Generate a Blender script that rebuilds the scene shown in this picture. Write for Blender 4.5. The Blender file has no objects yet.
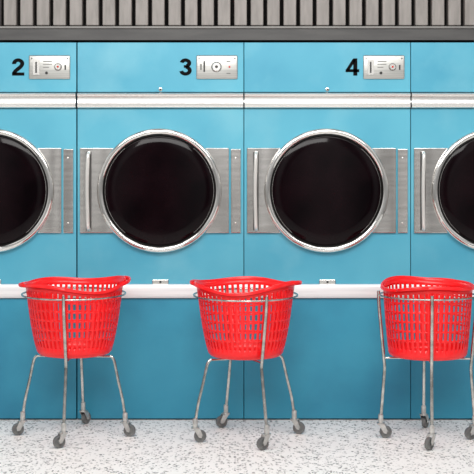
import bpy, bmesh, math, random
from mathutils import Vector, Matrix
PI = math.pi
random.seed(4)
C = bpy.context.scene.collection
scene = bpy.context.scene
scene.view_settings.view_transform = 'Standard'
scene.view_settings.look = 'None'

U = 0.005                       # metres per photo pixel on the dryer fronts
def X(p): return (p - 237) * U
def Z(p): return (420 - p) * U

# ------------------------------------------------------------------ materials
def lin(c):
    r = []
    for v in c:
        v /= 255.0
        r.append(v / 12.92 if v <= 0.04045 else ((v + 0.055) / 1.055) ** 2.4)
    return (r[0], r[1], r[2], 1)

def mat(name, c1, c2=None, rough=0.5, metal=0.0, scale=8.0, stretch=(1, 1, 1), detail=4, bump=0.0, dist=.002, wav=0.0, lo=0.35, hi=0.65, rough2=None, spec=0.5):
    m = bpy.data.materials.new(name); m.use_nodes = True
    nt = m.node_tree; N = nt.nodes; L = nt.links
    b = N['Principled BSDF']
    b.inputs['Roughness'].default_value = rough
    b.inputs['Metallic'].default_value = metal
    b.inputs['Specular IOR Level'].default_value = spec
    tc = N.new('ShaderNodeTexCoord'); mp = N.new('ShaderNodeMapping')
    mp.inputs['Scale'].default_value = stretch
    L.new(tc.outputs['Object'], mp.inputs['Vector'])
    nz = N.new('ShaderNodeTexNoise'); nz.inputs['Scale'].default_value = scale; nz.inputs['Detail'].default_value = detail
    L.new(mp.outputs['Vector'], nz.inputs['Vector'])
    rp = N.new('ShaderNodeValToRGB')
    rp.color_ramp.elements[0].position = lo; rp.color_ramp.elements[1].position = hi
    rp.color_ramp.elements[0].color = lin(c1); rp.color_ramp.elements[1].color = lin(c2 or c1)
    L.new(nz.outputs['Fac'], rp.inputs['Fac']); L.new(rp.outputs['Color'], b.inputs['Base Color'])
    if rough2 is not None:
        mr = N.new('ShaderNodeMapRange'); mr.inputs['To Min'].default_value = rough; mr.inputs['To Max'].default_value = rough2
        L.new(nz.outputs['Fac'], mr.inputs['Value']); L.new(mr.outputs['Result'], b.inputs['Roughness'])
    if bump:
        bp = N.new('ShaderNodeBump'); bp.inputs['Strength'].default_value = bump; bp.inputs['Distance'].default_value = dist
        L.new(nz.outputs['Fac'], bp.inputs['Height']); L.new(bp.outputs['Normal'], b.inputs['Normal'])
    if wav:   # gentle waviness of sheet metal, different on every machine
        n2 = N.new('ShaderNodeTexNoise'); n2.inputs['Scale'].default_value = 2.6; n2.inputs['Detail'].default_value = 0
        geo = N.new('ShaderNodeNewGeometry'); mp2 = N.new('ShaderNodeMapping'); mp2.inputs['Scale'].default_value = (1.9, 1, .3)
        L.new(geo.outputs['Position'], mp2.inputs['Vector']); L.new(mp2.outputs['Vector'], n2.inputs['Vector'])
        bp = N.new('ShaderNodeBump'); bp.inputs['Strength'].default_value = 1; bp.inputs['Distance'].default_value = wav
        L.new(n2.outputs['Fac'], bp.inputs['Height']); L.new(bp.outputs['Normal'], b.inputs['Normal'])
    return m

def grime(m, col, sc, lo, hi, amt):
    nt = m.node_tree; N = nt.nodes; L = nt.links; b = N['Principled BSDF']
    src = b.inputs['Base Color'].links[0].from_socket
    geo = N.new('ShaderNodeNewGeometry'); n = N.new('ShaderNodeTexNoise'); n.inputs['Scale'].default_value = sc; n.inputs['Detail'].default_value = 5
    L.new(geo.outputs['Position'], n.inputs['Vector'])
    mr = N.new('ShaderNodeMapRange'); mr.inputs['From Min'].default_value = lo; mr.inputs['From Max'].default_value = hi; mr.inputs['To Max'].default_value = amt
    L.new(n.outputs['Fac'], mr.inputs['Value'])
    mx = N.new('ShaderNodeMix'); mx.data_type = 'RGBA'
    L.new(mr.outputs['Result'], mx.inputs['Factor']); L.new(src, mx.inputs[6]); mx.inputs[7].default_value = lin(col)
    L.new(mx.outputs[2], b.inputs['Base Color'])

M = {}
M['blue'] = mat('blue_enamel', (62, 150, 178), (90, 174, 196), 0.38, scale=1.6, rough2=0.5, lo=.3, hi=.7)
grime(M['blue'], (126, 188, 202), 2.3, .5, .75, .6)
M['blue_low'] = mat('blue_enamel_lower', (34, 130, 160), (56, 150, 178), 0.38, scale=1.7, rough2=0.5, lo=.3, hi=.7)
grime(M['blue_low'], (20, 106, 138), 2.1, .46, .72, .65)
M['body'] = mat('dark_body_sheet', (14, 48, 62), (18, 56, 72), 0.6)
M['steel'] = mat('brushed_steel', (206, 203, 199), (224, 221, 217), 0.22, 1.0, scale=5, stretch=(1, 1, 9), wav=.034)
M['chrome'] = mat('chrome_ring', (224, 222, 218), (234, 232, 229), 0.08, 1.0, scale=5)
M['satin'] = mat('satin_handle', (220, 218, 214), (232, 230, 226), 0.25, 1.0, scale=5)
M['bar'] = mat('bright_handle', (222, 220, 216), (234, 232, 228), 0.22, 0.55, scale=5)
M['trim'] = mat('pale_aluminium', (226, 225, 227), (238, 237, 238), 0.4, 0.25, scale=6, stretch=(.3, 1, 20))
M['trim_up'] = mat('satin_silver', (224, 221, 217), (236, 233, 230), 0.26, 0.9, scale=6, stretch=(.3, 1, 20))
M['glass'] = mat('dark_door_glass', (6, 2, 4), (20, 8, 12), 0.07, scale=4, spec=0.13)
M['gasket'] = mat('black_rubber', (6, 5, 5), (10, 9, 9), 0.5, spec=.2)
M['black'] = mat('black_ink', (5, 5, 6), (8, 8, 9), 0.7, spec=.1)
M['plate'] = mat('control_plate', (176, 176, 172), (198, 197, 193), 0.36, 0.6, scale=8, stretch=(.3, 1, 12))
M['grey'] = mat('grey_mark', (104, 104, 102), (122, 122, 119), 0.5)
M['slotdark'] = mat('slot_dark', (34, 33, 32), (46, 45, 44), 0.5)
M['handle_shade'] = mat('painted_handle_shadow', (64, 62, 60), (78, 76, 74), 0.6)  # dark colour standing in for the shade behind the door handle
M['red_lamp'] = mat('red_lamp', (190, 50, 36), (200, 60, 46), 0.3)
M['red'] = mat('red_plastic', (236, 12, 20), (248, 24, 28), 0.26, scale=5)
M['tube'] = mat('worn_chrome_tube', (160, 158, 154), (210, 208, 203), 0.18, 1.0, scale=22)
M['fork'] = mat('zinc_fork', (180, 180, 178), (212, 210, 206), 0.28, 0.9, scale=40)
M['wheel'] = mat('grey_rubber_wheel', (92, 92, 92), (118, 118, 116), 0.45, scale=30)
M['slat'] = mat('grey_slat', (120, 115, 111), (138, 132, 128), 0.5, scale=12, stretch=(3, 1, .5))
M['gap'] = mat('dark_recess', (14, 13, 13), (20, 18, 18), 0.9, spec=.2)
M['band'] = mat('grey_band', (56, 55, 55), (70, 69, 68), 0.5, scale=4, stretch=(1, 1, 6))
M['bandlight'] = mat('light_grey_trim', (112, 110, 108), (126, 124, 121), 0.4, scale=4)
M['wall'] = mat('painted_wall', (190, 188, 182), (198, 196, 190), 0.8)

def floor_mat():
    m = bpy.data.materials.new('terrazzo'); m.use_nodes = True
    nt = m.node_tree; N = nt.nodes; L = nt.links; b = N['Principled BSDF']
    b.inputs['Roughness'].default_value = 0.45
    tc = N.new('ShaderNodeTexCoord')
    nz = N.new('ShaderNodeTexNoise'); nz.inputs['Scale'].default_value = 60
    L.new(tc.outputs['Object'], nz.inputs['Vector'])
    ad = N.new('ShaderNodeVectorMath'); ad.operation = 'MULTIPLY_ADD'
    ad.inputs[1].default_value = (0.02, 0.02, 0.02)
    L.new(nz.outputs['Color'], ad.inputs[0]); L.new(tc.outputs['Object'], ad.inputs[2])
    base = N.new('ShaderNodeTexNoise'); base.inputs['Scale'].default_value = 3
    L.new(tc.outputs['Object'], base.inputs['Vector'])
    rb = N.new('ShaderNodeValToRGB'); rb.color_ramp.elements[0].color = lin((242, 241, 238)); rb.color_ramp.elements[1].color = lin((252, 250, 247))
    L.new(base.outputs['Fac'], rb.inputs['Fac']); last = rb.outputs['Color']
    for sc, th, col in ((88, 0.17, (208, 206, 203)), (78, 0.13, (150, 148, 146)), (90, 0.11, (72, 70, 70))):
        v = N.new('ShaderNodeTexVoronoi'); v.inputs['Scale'].default_value = sc
        L.new(ad.outputs['Vector'], v.inputs['Vector'])
        sp = N.new('ShaderNodeSeparateColor'); L.new(v.outputs['Color'], sp.inputs['Color'])
        lt = N.new('ShaderNodeMath'); lt.operation = 'LESS_THAN'; lt.inputs[1].default_value = th
        L.new(sp.outputs['Red'], lt.inputs[0])
        ds = N.new('ShaderNodeMath'); ds.operation = 'LESS_THAN'; ds.inputs[1].default_value = .5
        L.new(v.outputs['Distance'], ds.inputs[0])
        ml = N.new('ShaderNodeMath'); ml.operation = 'MULTIPLY'; L.new(lt.outputs[0], ml.inputs[0]); L.new(ds.outputs[0], ml.inputs[1])
        mx = N.new('ShaderNodeMix'); mx.data_type = 'RGBA'
        L.new(ml.outputs[0], mx.inputs['Factor']); L.new(last, mx.inputs[6]); mx.inputs[7].default_value = lin(col)
        last = mx.outputs[2]
    L.new(last, b.inputs['Base Color'])
    return m
M['floor'] = floor_mat()

# ------------------------------------------------------------------ mesh helpers
def box(bm, x0, x1, y0, y1, z0, z1, bev=0.0, seg=2):
    r = bmesh.ops.create_cube(bm, size=1.0)
    vs = r['verts']
    for v in vs:
        v.co = Vector((x0 + (v.co.x + .5) * (x1 - x0), y0 + (v.co.y + .5) * (y1 - y0), z0 + (v.co.z + .5) * (z1 - z0)))
    if bev:
        es = list({e for v in vs for e in v.link_edges})
        bmesh.ops.bevel(bm, geom=es, offset=bev, segments=seg, affect='EDGES', profile=0.5)

def extrude_x(bm, prof, x0, x1):
    a = [bm.verts.new((x0, y, z)) for y, z in prof]; c = [bm.verts.new((x1, y, z)) for y, z in prof]
    n = len(prof)
    for i in range(n): bm.faces.new((a[i], a[(i + 1) % n], c[(i + 1) % n], c[i]))
    bm.faces.new(a[::-1]); bm.faces.new(c)

def tube(bm, pts, r, seg=10, closed=False, flat=1.0):
    pts = [Vector(p) for p in pts]; n = len(pts); rings = []
    up = None
    for i, p in enumerate(pts):
        if closed: t = pts[(i + 1) % n] - pts[i - 1]
        else: t = pts[min(i + 1, n - 1)] - pts[max(i - 1, 0)]
        t.normalize()
        if up is None:
            a = Vector((0, 0, 1)) if abs(t.z) < .9 else Vector((1, 0, 0))
            up = (a - t * a.dot(t)).normalized()
        else:
            up = (up - t * up.dot(t)).normalized()
        s = t.cross(up)
        rings.append([bm.verts.new(p + (up * math.cos(2 * PI * k / seg) * flat + s * math.sin(2 * PI * k / seg)) * r) for k in range(seg)])
    m = n if closed else n - 1
    for i in range(m):
        a, b = rings[i], rings[(i + 1) % n]
        for k in range(seg):
            bm.faces.new((a[k], a[(k + 1) % seg], b[(k + 1) % seg], b[k]))
    if not closed:
        bm.faces.new(list(reversed(rings[0]))); bm.faces.new(rings[-1])

def smoothpath(pts, sub=6):
    P = [Vector(p) for p in pts]; out = []
    for i in range(len(P) - 1):
        p0 = P[max(i - 1, 0)]; p1 = P[i]; p2 = P[i + 1]; p3 = P[min(i + 2, len(P) - 1)]
        for k in range(sub):
            t = k / sub
            out.append(0.5 * ((2 * p1) + (p2 - p0) * t + (2 * p0 - 5 * p1 + 4 * p2 - p3) * t * t + (3 * p1 - p0 - 3 * p2 + p3) * t ** 3))
    out.append(P[-1]); return out

def lathe(bm, prof, seg=64, axis='Z', c=(0, 0, 0), sx=1.0, sy=1.0):
    """profile of (radius, height); axis Y means height runs along -Y."""
    c = Vector(c); rings = []
    for r, h in prof:
        if r < 1e-6:
            rings.append([bm.verts.new(c + (Vector((0, 0, h)) if axis == 'Z' else (Vector((0, -h, 0)) if axis == 'Y' else Vector((h, 0, 0)))))])
            continue
        ring = []
        for k in range(seg):
            a = 2 * PI * k / seg; u, v = r * math.cos(a) * sx, r * math.sin(a) * sy
            if axis == 'Z': q = Vector((u, v, h))
            elif axis == 'Y': q = Vector((u, -h, v))
            else: q = Vector((h, u, v))
            ring.append(bm.verts.new(c + q))
        rings.append(ring)
    for a, b in zip(rings, rings[1:]):
        for k in range(seg):
            k2 = (k + 1) % seg
            if len(a) == 1: bm.faces.new((a[0], b[k], b[k2]))
            elif len(b) == 1: bm.faces.new((a[k], a[k2], b[0]))
            else: bm.faces.new((a[k], a[k2], b[k2], b[k]))

def obj(name, bm, m, parent=None, smooth=False):
    bmesh.ops.recalc_face_normals(bm, faces=bm.faces[:])
    me = bpy.data.meshes.new(name); bm.to_mesh(me); bm.free()
    me.materials.append(m)
    if smooth:
        me.polygons.foreach_set('use_smooth', [True] * len(me.polygons))
        me.set_sharp_from_angle(angle=math.radians(38))
    o = bpy.data.objects.new(name, me); C.objects.link(o)
    if parent is not None: o.parent = parent
    return o

def thing(name, label, cat, loc, rz=0, group=None):
    o = bpy.data.objects.new(name, None); C.objects.link(o)
    o.empty_display_size = .1
    o.location = loc; o.rotation_euler = (0, 0, rz)
    o['label'] = label; o['category'] = cat
    if group: o['group'] = group
    return o

def B(): return bmesh.new()

# ------------------------------------------------------------------ setting
def struct(name, bm, m):
    o = obj(name, bm, m); o['kind'] = 'structure'; return o
b = B(); box(b, -3.2, 3.2, -7.5, 1.0, -0.1, 0.0); struct('floor', b, M['floor'])
b = B(); box(b, -3.2, 3.2, 0.85, 1.0, 0.0, 2.7); struct('wall_back', b, M['wall'])
b = B(); box(b, -3.2, 3.2, 0.05, 0.85, Z(41), 2.7); struct('wall_upper', b, M['gap'])
b = B()
pitch = 16.45 * U; x = X(4 - 16.45 * 24)
while x < 3.1:
    box(b, x, x + pitch * 0.76, -0.008, 0.05, Z(25.5), 2.7, 0.003, 1)
    x += pitch
struct('trim_1', b, M['slat'])
b = B(); box(b, -3.2, 3.2, -0.009, 0.05, Z(28.5), Z(26.3), 0.002, 1); struct('trim_2', b, M['bandlight'])
b = B(); box(b, -3.2, 3.2, 0.0, 0.05, Z(40), Z(28.5)); struct('trim_3', b, M['band'])

# ------------------------------------------------------------------ dryers
def ribbon(bm, pts, w, y):
    n = len(pts); prev = None
    for i, p in enumerate(pts):
        a = pts[max(i - 1, 0)]; c = pts[min(i + 1, n - 1)]
        tx, tz = c[0] - a[0], c[1] - a[1]; l = math.hypot(tx, tz); nx, nz = -tz / l * w / 2, tx / l * w / 2
        cur = (bm.verts.new((p[0] + nx, y, p[1] + nz)), bm.verts.new((p[0] - nx, y, p[1] - nz)))
        if prev: bm.faces.new((prev[0], cur[0], cur[1], prev[1]))
        prev = cur
def arc(cx, cz, rx, rz, a0, a1, n=22):
    return [(cx + rx * math.cos(math.radians(a0 + (a1 - a0) * k / n)), cz + rz * math.sin(math.radians(a0 + (a1 - a0) * k / n))) for k in range(n + 1)]
def digit(s, cx, cz, parent):
    bm = B(); y = 0.0
    if s == '2':
        ribbon(bm, arc(0, .70, .205, .20, 188, -32) + [(.115, .505), (-.02, .38), (-.14, .26), (-.19, .17), (-.205, .10)], .205, y)
        ribbon(bm, [(-.31, .09), (.31, .09)], .18, y)
    elif s == '3':
        ribbon(bm, arc(0, .730, .19, .170, 172, -75), .20, y)
        ribbon(bm, arc(0, .298, .215, .200, 85, -172), .20, y)
        ribbon(bm, [(-.085, .53), (.06, .53)], .155, y)
    else:
        ribbon(bm, [(.15, 0), (.15, 1.0)], .205, y)
        ribbon(bm, [(-.34, .285), (.35, .285)], .17, y)
        ribbon(bm, [(-.255, .30), (.10, .93)], .17, y)
    for v in bm.verts:
        v.co = Vector((cx + v.co.x * .099, -.0008, cz + (v.co.z - .5) * .086))
    o = obj('number', bm, M['black'], parent)
    md = o.modifiers.new('thickness', 'SOLIDIFY'); md.thickness = .0006; md.offset = 0
    return o

def make_dryer(cpx, number, label):
    root = thing('tumble_dryer', label, 'dryer', (X(cpx), 0, 0), 0, 'row of blue dryers')
    def x(p): return p * U
    h = 83.1
    b = B(); box(b, x(-h), x(h), 0.012, 0.84, 0.0, Z(42)); obj('cabinet', b, M['body'], root)
    b = B(); box(b, x(-h), x(h), 0.0, 0.012, Z(92), Z(42.5), 0.0025); obj('header_panel', b, M['blue'], root)
    b = B()
    zt, zb = Z(93), Z(108.3)
    prof = [(.012, zt), (-.012, zt), (-.020, zt - .004), (-.023, zt - .010), (-.020, zt - .016), (-.011, zt - .020), (-.010, zt - .034), (-.012, zt - .046), (-.017, zb + .020), (-.021, zb + .012), (-.018, zb + .004), (-.008, zb), (.012, zb)]
    extrude_x(b, prof, x(-h + .4), x(h - .4)); obj('upper_trim', b, M['trim_up'], root, True)
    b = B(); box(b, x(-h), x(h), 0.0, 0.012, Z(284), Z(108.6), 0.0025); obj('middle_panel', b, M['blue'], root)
    b = B()
    zt, zb = Z(284), Z(298)
    prof = [(.012, zt), (-.014, zt), (-.021, zt - .003), (-.024, zt - .010), (-.023, zb + .020), (-.020, zb + .008), (-.014, zb + .001), (.012, zb)]
    extrude_x(b, prof, x(-h), x(h)); obj('ledge', b, M['trim'], root, True)
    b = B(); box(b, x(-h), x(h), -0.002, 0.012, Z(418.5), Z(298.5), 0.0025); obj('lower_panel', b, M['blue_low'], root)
    b = B(); lathe(b, [(0.0, .006), (.004, .006), (.005, 0)], 20, 'Y', (0, 0, Z(89.5)))
    lk = obj('lock', b, M['slotdark'], root, True)
    b = B(); lathe(b, [(.005, .004), (.009, .003), (.010, 0)], 24, 'Y', (0, 0, Z(89.5)))
    obj('lock_collar', b, M['steel'], lk, True)
    b = B(); box(b, x(-8), x(8), -0.01, 0.0, Z(284), Z(279.5), .002)
    lt = obj('latch', b, M['satin'], root)
    b = B(); lathe(b, [(0, .016), (.005, .015), (.006, .009)], 18, 'Y', (0, 0, Z(281.8))); obj('latch_button', b, M['slotdark'], lt, True)
    cx, cz = x(-1), Z(190.5)
    b = B(); box(b, x(-80.5), x(68.5), -0.012, 0.0, Z(233), Z(148), 0.003)
    door = obj('door', b, M['steel'], root)
    b = B(); box(b, x(70.3), x(80.3), -0.009, 0.0, Z(233), Z(149), 0.003)
    hp = obj('hinge_panel', b, M['steel'], root)
    for zz in (158, 223):
        b = B(); lathe(b, [(0, .004), (.003, .003), (.004, 0)], 14, 'Y', (x(75), -0.009, Z(zz)))
        obj('screw', b, M['chrome'], hp, True)
    b = B()
    pr = [(.312, 0.0), (.312, .010), (.311, .017), (.3085, .0235), (.304, .028), (.299, .0305), (.294, .031), (.289, .0300), (.284, .0275), (.281, .023), (.279, .016), (.278, .006)]
    lathe(b, pr, 128, 'Y', (cx, 0, cz))
    obj('door_ring', b, M['chrome'], door, True)
    b = B(); lathe(b, [(.2790, .010), (.2790, .019), (.276, .020), (.273, .017), (.272, .012)], 128, 'Y', (cx, 0, cz))
    obj('gasket', b, M['gasket'], door, True)
    b = B(); lathe(b, [(.273, .011), (.267, .0135), (.22, .0155), (.16, .0175), (.09, .0192), (.04, .0198), (0, .0200)], 96, 'Y', (cx, 0, cz))
    obj('door_glass', b, M['glass'], door, True)
    hx = x(-71.5)
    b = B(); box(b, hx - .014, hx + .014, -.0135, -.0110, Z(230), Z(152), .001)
    obj('handle_shade_plate', b, M['handle_shade'], door)  # thin dark plate laid on the door, coloured as shade around the bar
    b = B()
    tube(b, smoothpath([(hx + .002, -.012, Z(153)), (hx + .001, -.034, Z(154)), (hx - .001, -.044, Z(160)), (hx - .004, -.047, Z(190)), (hx - .001, -.044, Z(221)), (hx + .001, -.034, Z(228)), (hx + .002, -.012, Z(229))], 6), .0092, 14)
    obj('door_handle', b, M['bar'], door, True)
    if number:
        digit(number, x(25), Z(67), root)
        p0, p1 = x(36), x(77)
        b = B(); box(b, p0, p1, -0.006, 0.0, Z(79), Z(55.5), .0055, 3)
        cp = obj('control_plate', b, M['plate'], root, True)
        def disc(nm, u, zz, r, hgt, m, base=.006):
            b = B(); lathe(b, [(0, hgt), (r * .85, hgt), (r, hgt * .6), (r * 1.02, 0)], 28, 'Y', (p0 + u * U, -base, Z(zz))); obj(nm, b, m, cp, True)
        def rect(nm, u0, u1, z0, z1, m, hgt=.0008):
            b = B(); box(b, p0 + u0 * U, p0 + u1 * U, -.006 - hgt, -.0055, Z(z1), Z(z0)); obj(nm, b, m, cp)
        for u in (2.6, 38.4):
            disc('screw', u, 58.5, .004, .002, M['grey'])
        if number == '3':
            disc('dial_rim', 20, 67, .026, .003, M['grey']); disc('dial', 20, 67, .023, .009, M['satin']); disc('dial_centre', 20, 67, .008, .011, M['slotdark'])
            rect('coin_slot', 7, 8.6, 61, 72, M['slotdark']); rect('marking', 3.5, 5.4, 64, 70, M['grey'])
            rect('marking', 30, 34, 61, 62, M['grey']); rect('marking', 30, 34, 73, 74, M['grey'])
            disc('indicator_lamp', 33, 67, .005, .004, M['red_lamp'])
        else:
            rect('coin_slot_bezel', 4, 10.5, 60, 75, M['satin'], .004); rect('coin_slot', 6.4, 8.0, 62, 73, M['slotdark'], .0046)
            rect('marking', 14, 23, 61, 62, M['grey']); rect('marking', 14, 23, 64, 64.8, M['grey']); rect('marking', 14, 20, 67, 67.8, M['grey'])
            disc('start_button', 17.5, 73, .007, .006, M['slotdark'])
            disc('dial_rim', 29, 67, .019, .003, M['grey']); disc('dial', 29, 67, .016, .009, M['satin'])
            disc('indicator_lamp', 29, 67, .006, .011, M['red_lamp']); rect('marking', 35.5, 37, 65, 70, M['slotdark'])
    return root

make_dryer(-6.8, '2', 'blue dryer numbered 2, its round door cut by the left edge')
make_dryer(160.5, '3', 'blue dryer numbered 3, fully visible with dark round steel-rimmed door')
make_dryer(327.3, '4', 'blue dryer numbered 4, fully visible with dark round steel-rimmed door')
make_dryer(494.1, None, 'blue dryer cut by the right edge, no number in view, behind the rightmost red basket')

# ------------------------------------------------------------------ carts and baskets
ZB, ZL, ZT = .385, .690, .722
def make_cart(cx, cy, rot, label, R=.232, waist=.188, full=(0, 1, 2, 3), caster_turn=(0, 0, 0, 0), ring=.240, ring_tilt=0.0, zr=.668):
    root = thing('laundry_cart', label, 'cart', (cx, cy, 0), rot, 'wire laundry carts')
    def rz(a): return zr + ring_tilt * math.cos(a - (-PI / 2 - rot))
    b = B(); tube(b, [(ring * math.cos(2 * PI * k / 72), ring * math.sin(2 * PI * k / 72), rz(2 * PI * k / 72)) for k in range(72)], .0042, 10, True)
    obj('top_ring', b, M['tube'], root, True)
    b = B()
    for k in range(2):
        a = k * PI / 2; c, s = math.cos(a), math.sin(a)
        tube(b, [(-waist * c, -waist * s, .373 + k * .003), (waist * c, waist * s, .373 + k * .003)], .005, 8)
    obj('basket_support', b, M['tube'], root, True)
    for k in range(4):
        a = k * PI / 2; c, s = math.cos(a), math.sin(a)
        def q(r, z): return (r * c, r * s, z)
        b = B()
        if k in full:
            z0 = rz(a); w = waist
            top = ring + .004
            mid = lambda t: w + .006 + (top - w - .006) * t
            pts = [q(top + .001, z0 + .018), q(top, z0), q(mid(.90), .61), q(mid(.50), .50), q(mid(.14), .40), q(w + .006, .362), q(w + (R - w) * .18, .32), q(w + (R - w) * .6, .20), q(R, .086)]
            tube(b, smoothpath(pts, 5), .0078, 10)
        else:
            tube(b, smoothpath([q(waist - .012, .376), q(waist, .366), q(waist + .009, .345), q(waist + (R - waist) * .45, .26), q(waist + (R - waist) * .80, .17), q(R, .086)], 4), .0070, 10)
        leg = obj('leg', b, M['tube'], root, True)
        b = B(); lathe(b, [(.0, .066), (.012, .066), (.012, .108), (.008, .112)], 16, 'Z', q(R, 0))
        obj('leg_socket', b, M['fork'], leg, True)
        t = caster_turn[k] - rot
        bm = B()
        lathe(bm, [(0, .064), (.019, .064), (.019, .071), (0, .071)], 18, 'Z')
        for sgn in (-1, 1):
            vs = [bm.verts.new(v) for v in ((-.012, sgn * .013, .068), (.018, sgn * .013, .068), (.032, sgn * .013, .036), (.028, sgn * .013, .022), (.016, sgn * .013, .024))]
            vs2 = [bm.verts.new(v.co + Vector((0, sgn * .0025, 0))) for v in vs]
            bm.faces.new(vs); bm.faces.new(vs2[::-1])
            for i in range(5): bm.faces.new((vs[i], vs2[i], vs2[(i + 1) % 5], vs[(i + 1) % 5]))
        box(bm, -.012, .018, -.0155, .0155, .064, .068)
        tube(bm, [(.023, -.018, .029), (.023, .018, .029)], .0045, 8)
        cst = obj('caster', bm, M['fork'], root, True)
        cst.location = q(R, 0); cst.rotation_euler = (0, 0, t)
        wb = B()
        prof = [(.008, -.010), (.012, -.007), (.020, -.007), (.022, -.011), (.0275, -.009), (.029, 0), (.0275, .009), (.022, .011), (.020, .007), (.012, .007), (.008, .010)]
        seg = 28; rs = []
        for r_, h_ in prof:
            rs.append([wb.verts.new((.023 + r_ * math.cos(2 * PI * j / seg), h_, .029 + r_ * math.sin(2 * PI * j / seg))) for j in range(seg)])
        for i in range(len(rs)):
            A_, B_ = rs[i], rs[(i + 1) % len(rs)]
            for j in range(seg): wb.faces.new((A_[j], A_[(j + 1) % seg], B_[(j + 1) % seg], B_[j]))
        obj('wheel', wb, M['wheel'], cst, True)
    return root

def make_warp(rot, front_sag, back_lift, ph, amp, pull=()):
    """bends the top of the basket: nothing at the base, most at the rim; angles are world directions."""
    def warp(p):
        f = max(0.0, min(1.15, (p.z - ZB) / (ZT - ZB))); f2 = f ** 4
        a = math.atan2(p.y, p.x); w = a + rot
        front = -math.sin(w)
        dz = -front_sag * max(0, front) ** 1.5 + back_lift * max(0, -front) ** 1.5
        dz += amp * .6 * math.sin(2 * w + ph) + amp * .6 * math.sin(3 * w + 1.7 * ph)
        k = 1 + f2 * (amp * .9 * math.sin(2 * w + ph * 1.3) + amp * .5 * math.sin(3 * w + ph))
        for ang, out, drop, wid in pull:
            d = (w - ang + PI) % (2 * PI) - PI
            g = math.exp(-(d / wid) ** 2); k += f2 * g * out; dz -= drop * g
        return Vector((p.x * k, p.y * k, p.z + f2 * dz))
    return warp

def make_basket(cx, cy, rot, label, RT=.222, RB=.168, NC=52, bulge=.008, **kw):
    root = thing('laundry_basket', label, 'basket', (cx, cy, 0), rot, 'red laundry baskets')
    warp = make_warp(rot, **kw)
    def wp(bm):
        for v in bm.verts: v.co = warp(v.co)
        return bm
    def rad(z):
        u = max(0, (z - ZB) / (ZL - ZB))
        return RB + (RT - RB) * u + bulge * math.sin(PI * min(1, u) ** .8)
    bm = B(); rows = 6
    z0s, z1s = .434, .696; pz = (z1s - z0s) / rows
    zs = [ZB + .018, .412, z0s]; hole = [0, 0]
    for r in range(rows):
        zs += [z0s + pz * (r + .82), z0s + pz * (r + 1)]; hole += [1, 0]
    zs += [ZT - .010]; hole += [0]
    cols = []
    for k in range(NC): cols += [(k / NC, 1), ((k + .26) / NC, 1), ((k + .52) / NC, 0), ((k + .76) / NC, 0)]
    n = len(cols)
    grid = [[bm.verts.new((rad(z) * math.cos(2 * PI * u), rad(z) * math.sin(2 * PI * u), z)) for u, _ in cols] for z in zs]
    for i in range(len(zs) - 1):
        for j in range(n):
            if hole[i] and cols[j][1]: continue
            bm.faces.new((grid[i][j], grid[i][(j + 1) % n], grid[i + 1][(j + 1) % n], grid[i + 1][j]))
    low = grid[0]
    for r_, z_ in ((RB - .002, ZB + .009), (RB - .009, ZB + .004), (RB - .019, ZB + .002), (.10, ZB + .002)):
        nr = [bm.verts.new((r_ * math.cos(2 * PI * u), r_ * math.sin(2 * PI * u), z_)) for u, _ in cols]
        for j in range(n): bm.faces.new((low[j], nr[j], nr[(j + 1) % n], low[(j + 1) % n]))
        low = nr
    bm.faces.new(low)
    o = obj('basket_wall', wp(bm), M['red'], root, True)
    md = o.modifiers.new('thickness', 'SOLIDIFY'); md.thickness = .0035; md.offset = 0
    bm = B()
    r0 = rad(ZT - .01) - .001
    lathe(bm, [(r0, ZT - .016), (r0 + .001, ZT - .004), (r0 + .004, ZT), (r0 + .010, ZT - .001), (r0 + .013, ZT - .004), (r0 + .0145, ZT - .015), (r0 + .0125, ZT - .0155), (r0 + .010, ZT - .006), (r0 + .004, ZT - .006), (r0 + .003, ZT - .016)], 128, 'Z')
    obj('rim', wp(bm), M['red'], root, True)
    for s in (0, PI):
        bm = B(); pts = []
        for k in range(19):
            a = -0.36 + .72 * k / 18
            r = r0 + .006 + .024 * max(0, math.cos(a / .36 * PI / 2)) ** .6
            pts.append((r * math.cos(a + s), r * math.sin(a + s), ZT - .009 + .002 * math.cos(a / .36 * PI / 2)))
        tube(bm, pts, .005, 10, False, 1.6)
        obj('handle', wp(bm), M['red'], root, True)
    return root

R = math.radians
c1, c2, c3 = (-.768, -.35), (.040, -.40), (.888, -.41)
make_cart(*c1, R(-3), 'chrome wire cart on casters below and left of dryer 3', R=.243, waist=.184, full=(1, 3), caster_turn=(R(-20), R(60), R(200), R(215)), ring_tilt=-.004, ring=.242)
make_cart(*c2, R(22), 'chrome wire cart on casters standing between dryers 3 and 4', R=.250, waist=.184, full=(1, 3), caster_turn=(R(-20), R(200), R(10), R(215)), ring_tilt=-.004, ring=.242)
make_cart(*c3, R(-4), 'chrome wire cart on casters closest to the right edge, in front of dryer 4', R=.217, waist=.196, caster_turn=(R(200), R(60), R(-10), R(230)), ring=.223)
make_basket(c1[0] + .003, c1[1], R(6), 'red slotted plastic laundry basket on the leftmost cart, below dryers 2 and 3', front_sag=.006, back_lift=.012, ph=.6, amp=.018)
make_basket(c2[0], c2[1], R(-10), 'red slotted plastic laundry basket on the middle cart, between dryers 3 and 4', front_sag=.002, back_lift=.012, ph=2.2, amp=.020, pull=((PI + .25, .035, .008, .40), (.1, .0, -.006, .5)))
make_basket(c3[0], c3[1], R(62), 'red slotted plastic laundry basket on the right cart, cut by the right edge', RT=.205, RB=.178, NC=48, bulge=.002, front_sag=.004, back_lift=.012, ph=4.0, amp=.012)

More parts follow.
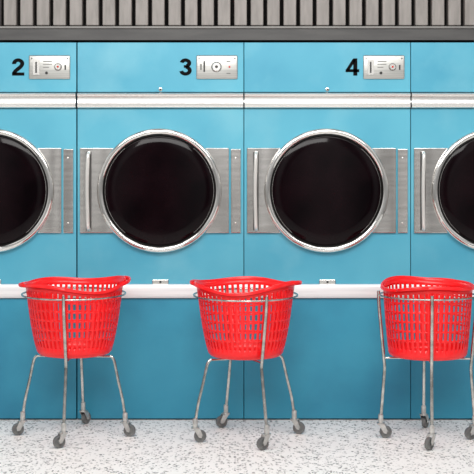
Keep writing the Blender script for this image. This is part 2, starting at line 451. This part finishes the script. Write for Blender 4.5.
# ------------------------------------------------------------------ light
w = bpy.data.worlds.new('world'); scene.world = w; w.use_nodes = True
nt = w.node_tree; N = nt.nodes; L = nt.links
bg = N['Background']; tc = N.new('ShaderNodeTexCoord'); sx = N.new('ShaderNodeSeparateXYZ')
L.new(tc.outputs['Generated'], sx.inputs[0])
rp = N.new('ShaderNodeValToRGB'); mr = N.new('ShaderNodeMapRange'); mr.inputs['From Min'].default_value = -1
L.new(sx.outputs['Z'], mr.inputs['Value']); L.new(mr.outputs['Result'], rp.inputs['Fac'])
e = rp.color_ramp.elements
e[0].position = .3; e[0].color = (.40, .40, .40, 1); e[1].position = .8; e[1].color = (1, 1, 1, 1)
n1 = rp.color_ramp.elements.new(.48); n1.color = (.52, .515, .51, 1)
n2 = rp.color_ramp.elements.new(.58); n2.color = (.88, .875, .87, 1)
wv = N.new('ShaderNodeMath'); wv.operation = 'MULTIPLY'; wv.inputs[1].default_value = 20  # bright and dark stripes added to the world for the steel to reflect
L.new(sx.outputs['X'], wv.inputs[0])
sn = N.new('ShaderNodeMath'); sn.operation = 'SINE'; L.new(wv.outputs[0], sn.inputs[0])
m2 = N.new('ShaderNodeMapRange'); m2.inputs['From Min'].default_value = -.8; m2.inputs['From Max'].default_value = .8
m2.inputs['To Min'].default_value = .4; m2.inputs['To Max'].default_value = 1.8
L.new(sn.outputs[0], m2.inputs['Value'])
vm = N.new('ShaderNodeVectorMath'); vm.operation = 'SCALE'; L.new(rp.outputs['Color'], vm.inputs[0]); L.new(m2.outputs['Result'], vm.inputs['Scale'])
L.new(vm.outputs['Vector'], bg.inputs['Color']); bg.inputs['Strength'].default_value = .55

def area(name, loc, target, sx_, sy_, power, col=(1, 1, 1)):
    l = bpy.data.lights.new(name, 'AREA'); l.shape = 'RECTANGLE'; l.size = sx_; l.size_y = sy_; l.energy = power; l.color = col
    o = bpy.data.objects.new(name, l); C.objects.link(o); o.location = loc
    o.rotation_euler = (Vector(target) - Vector(loc)).to_track_quat('-Z', 'Y').to_euler()
area('ceiling_light', (0, -2.5, 3.1), (0, -.4, .7), 4.5, .8, 82, (1, .985, .96))
area('room_light', (-.5, -6.2, 3.7), (0, 0, .8), 3.0, 1.0, 118, (1, .99, .97))

# ------------------------------------------------------------------ camera
cd = bpy.data.cameras.new('camera'); co = bpy.data.objects.new('camera', cd); C.objects.link(co)
co.location = (0, -6, 1.25); co.rotation_euler = (PI / 2, 0, 0)
cd.sensor_width = 36; cd.lens = 36 * 6 / (474 * U); cd.shift_y = -67 / 474
scene.camera = co
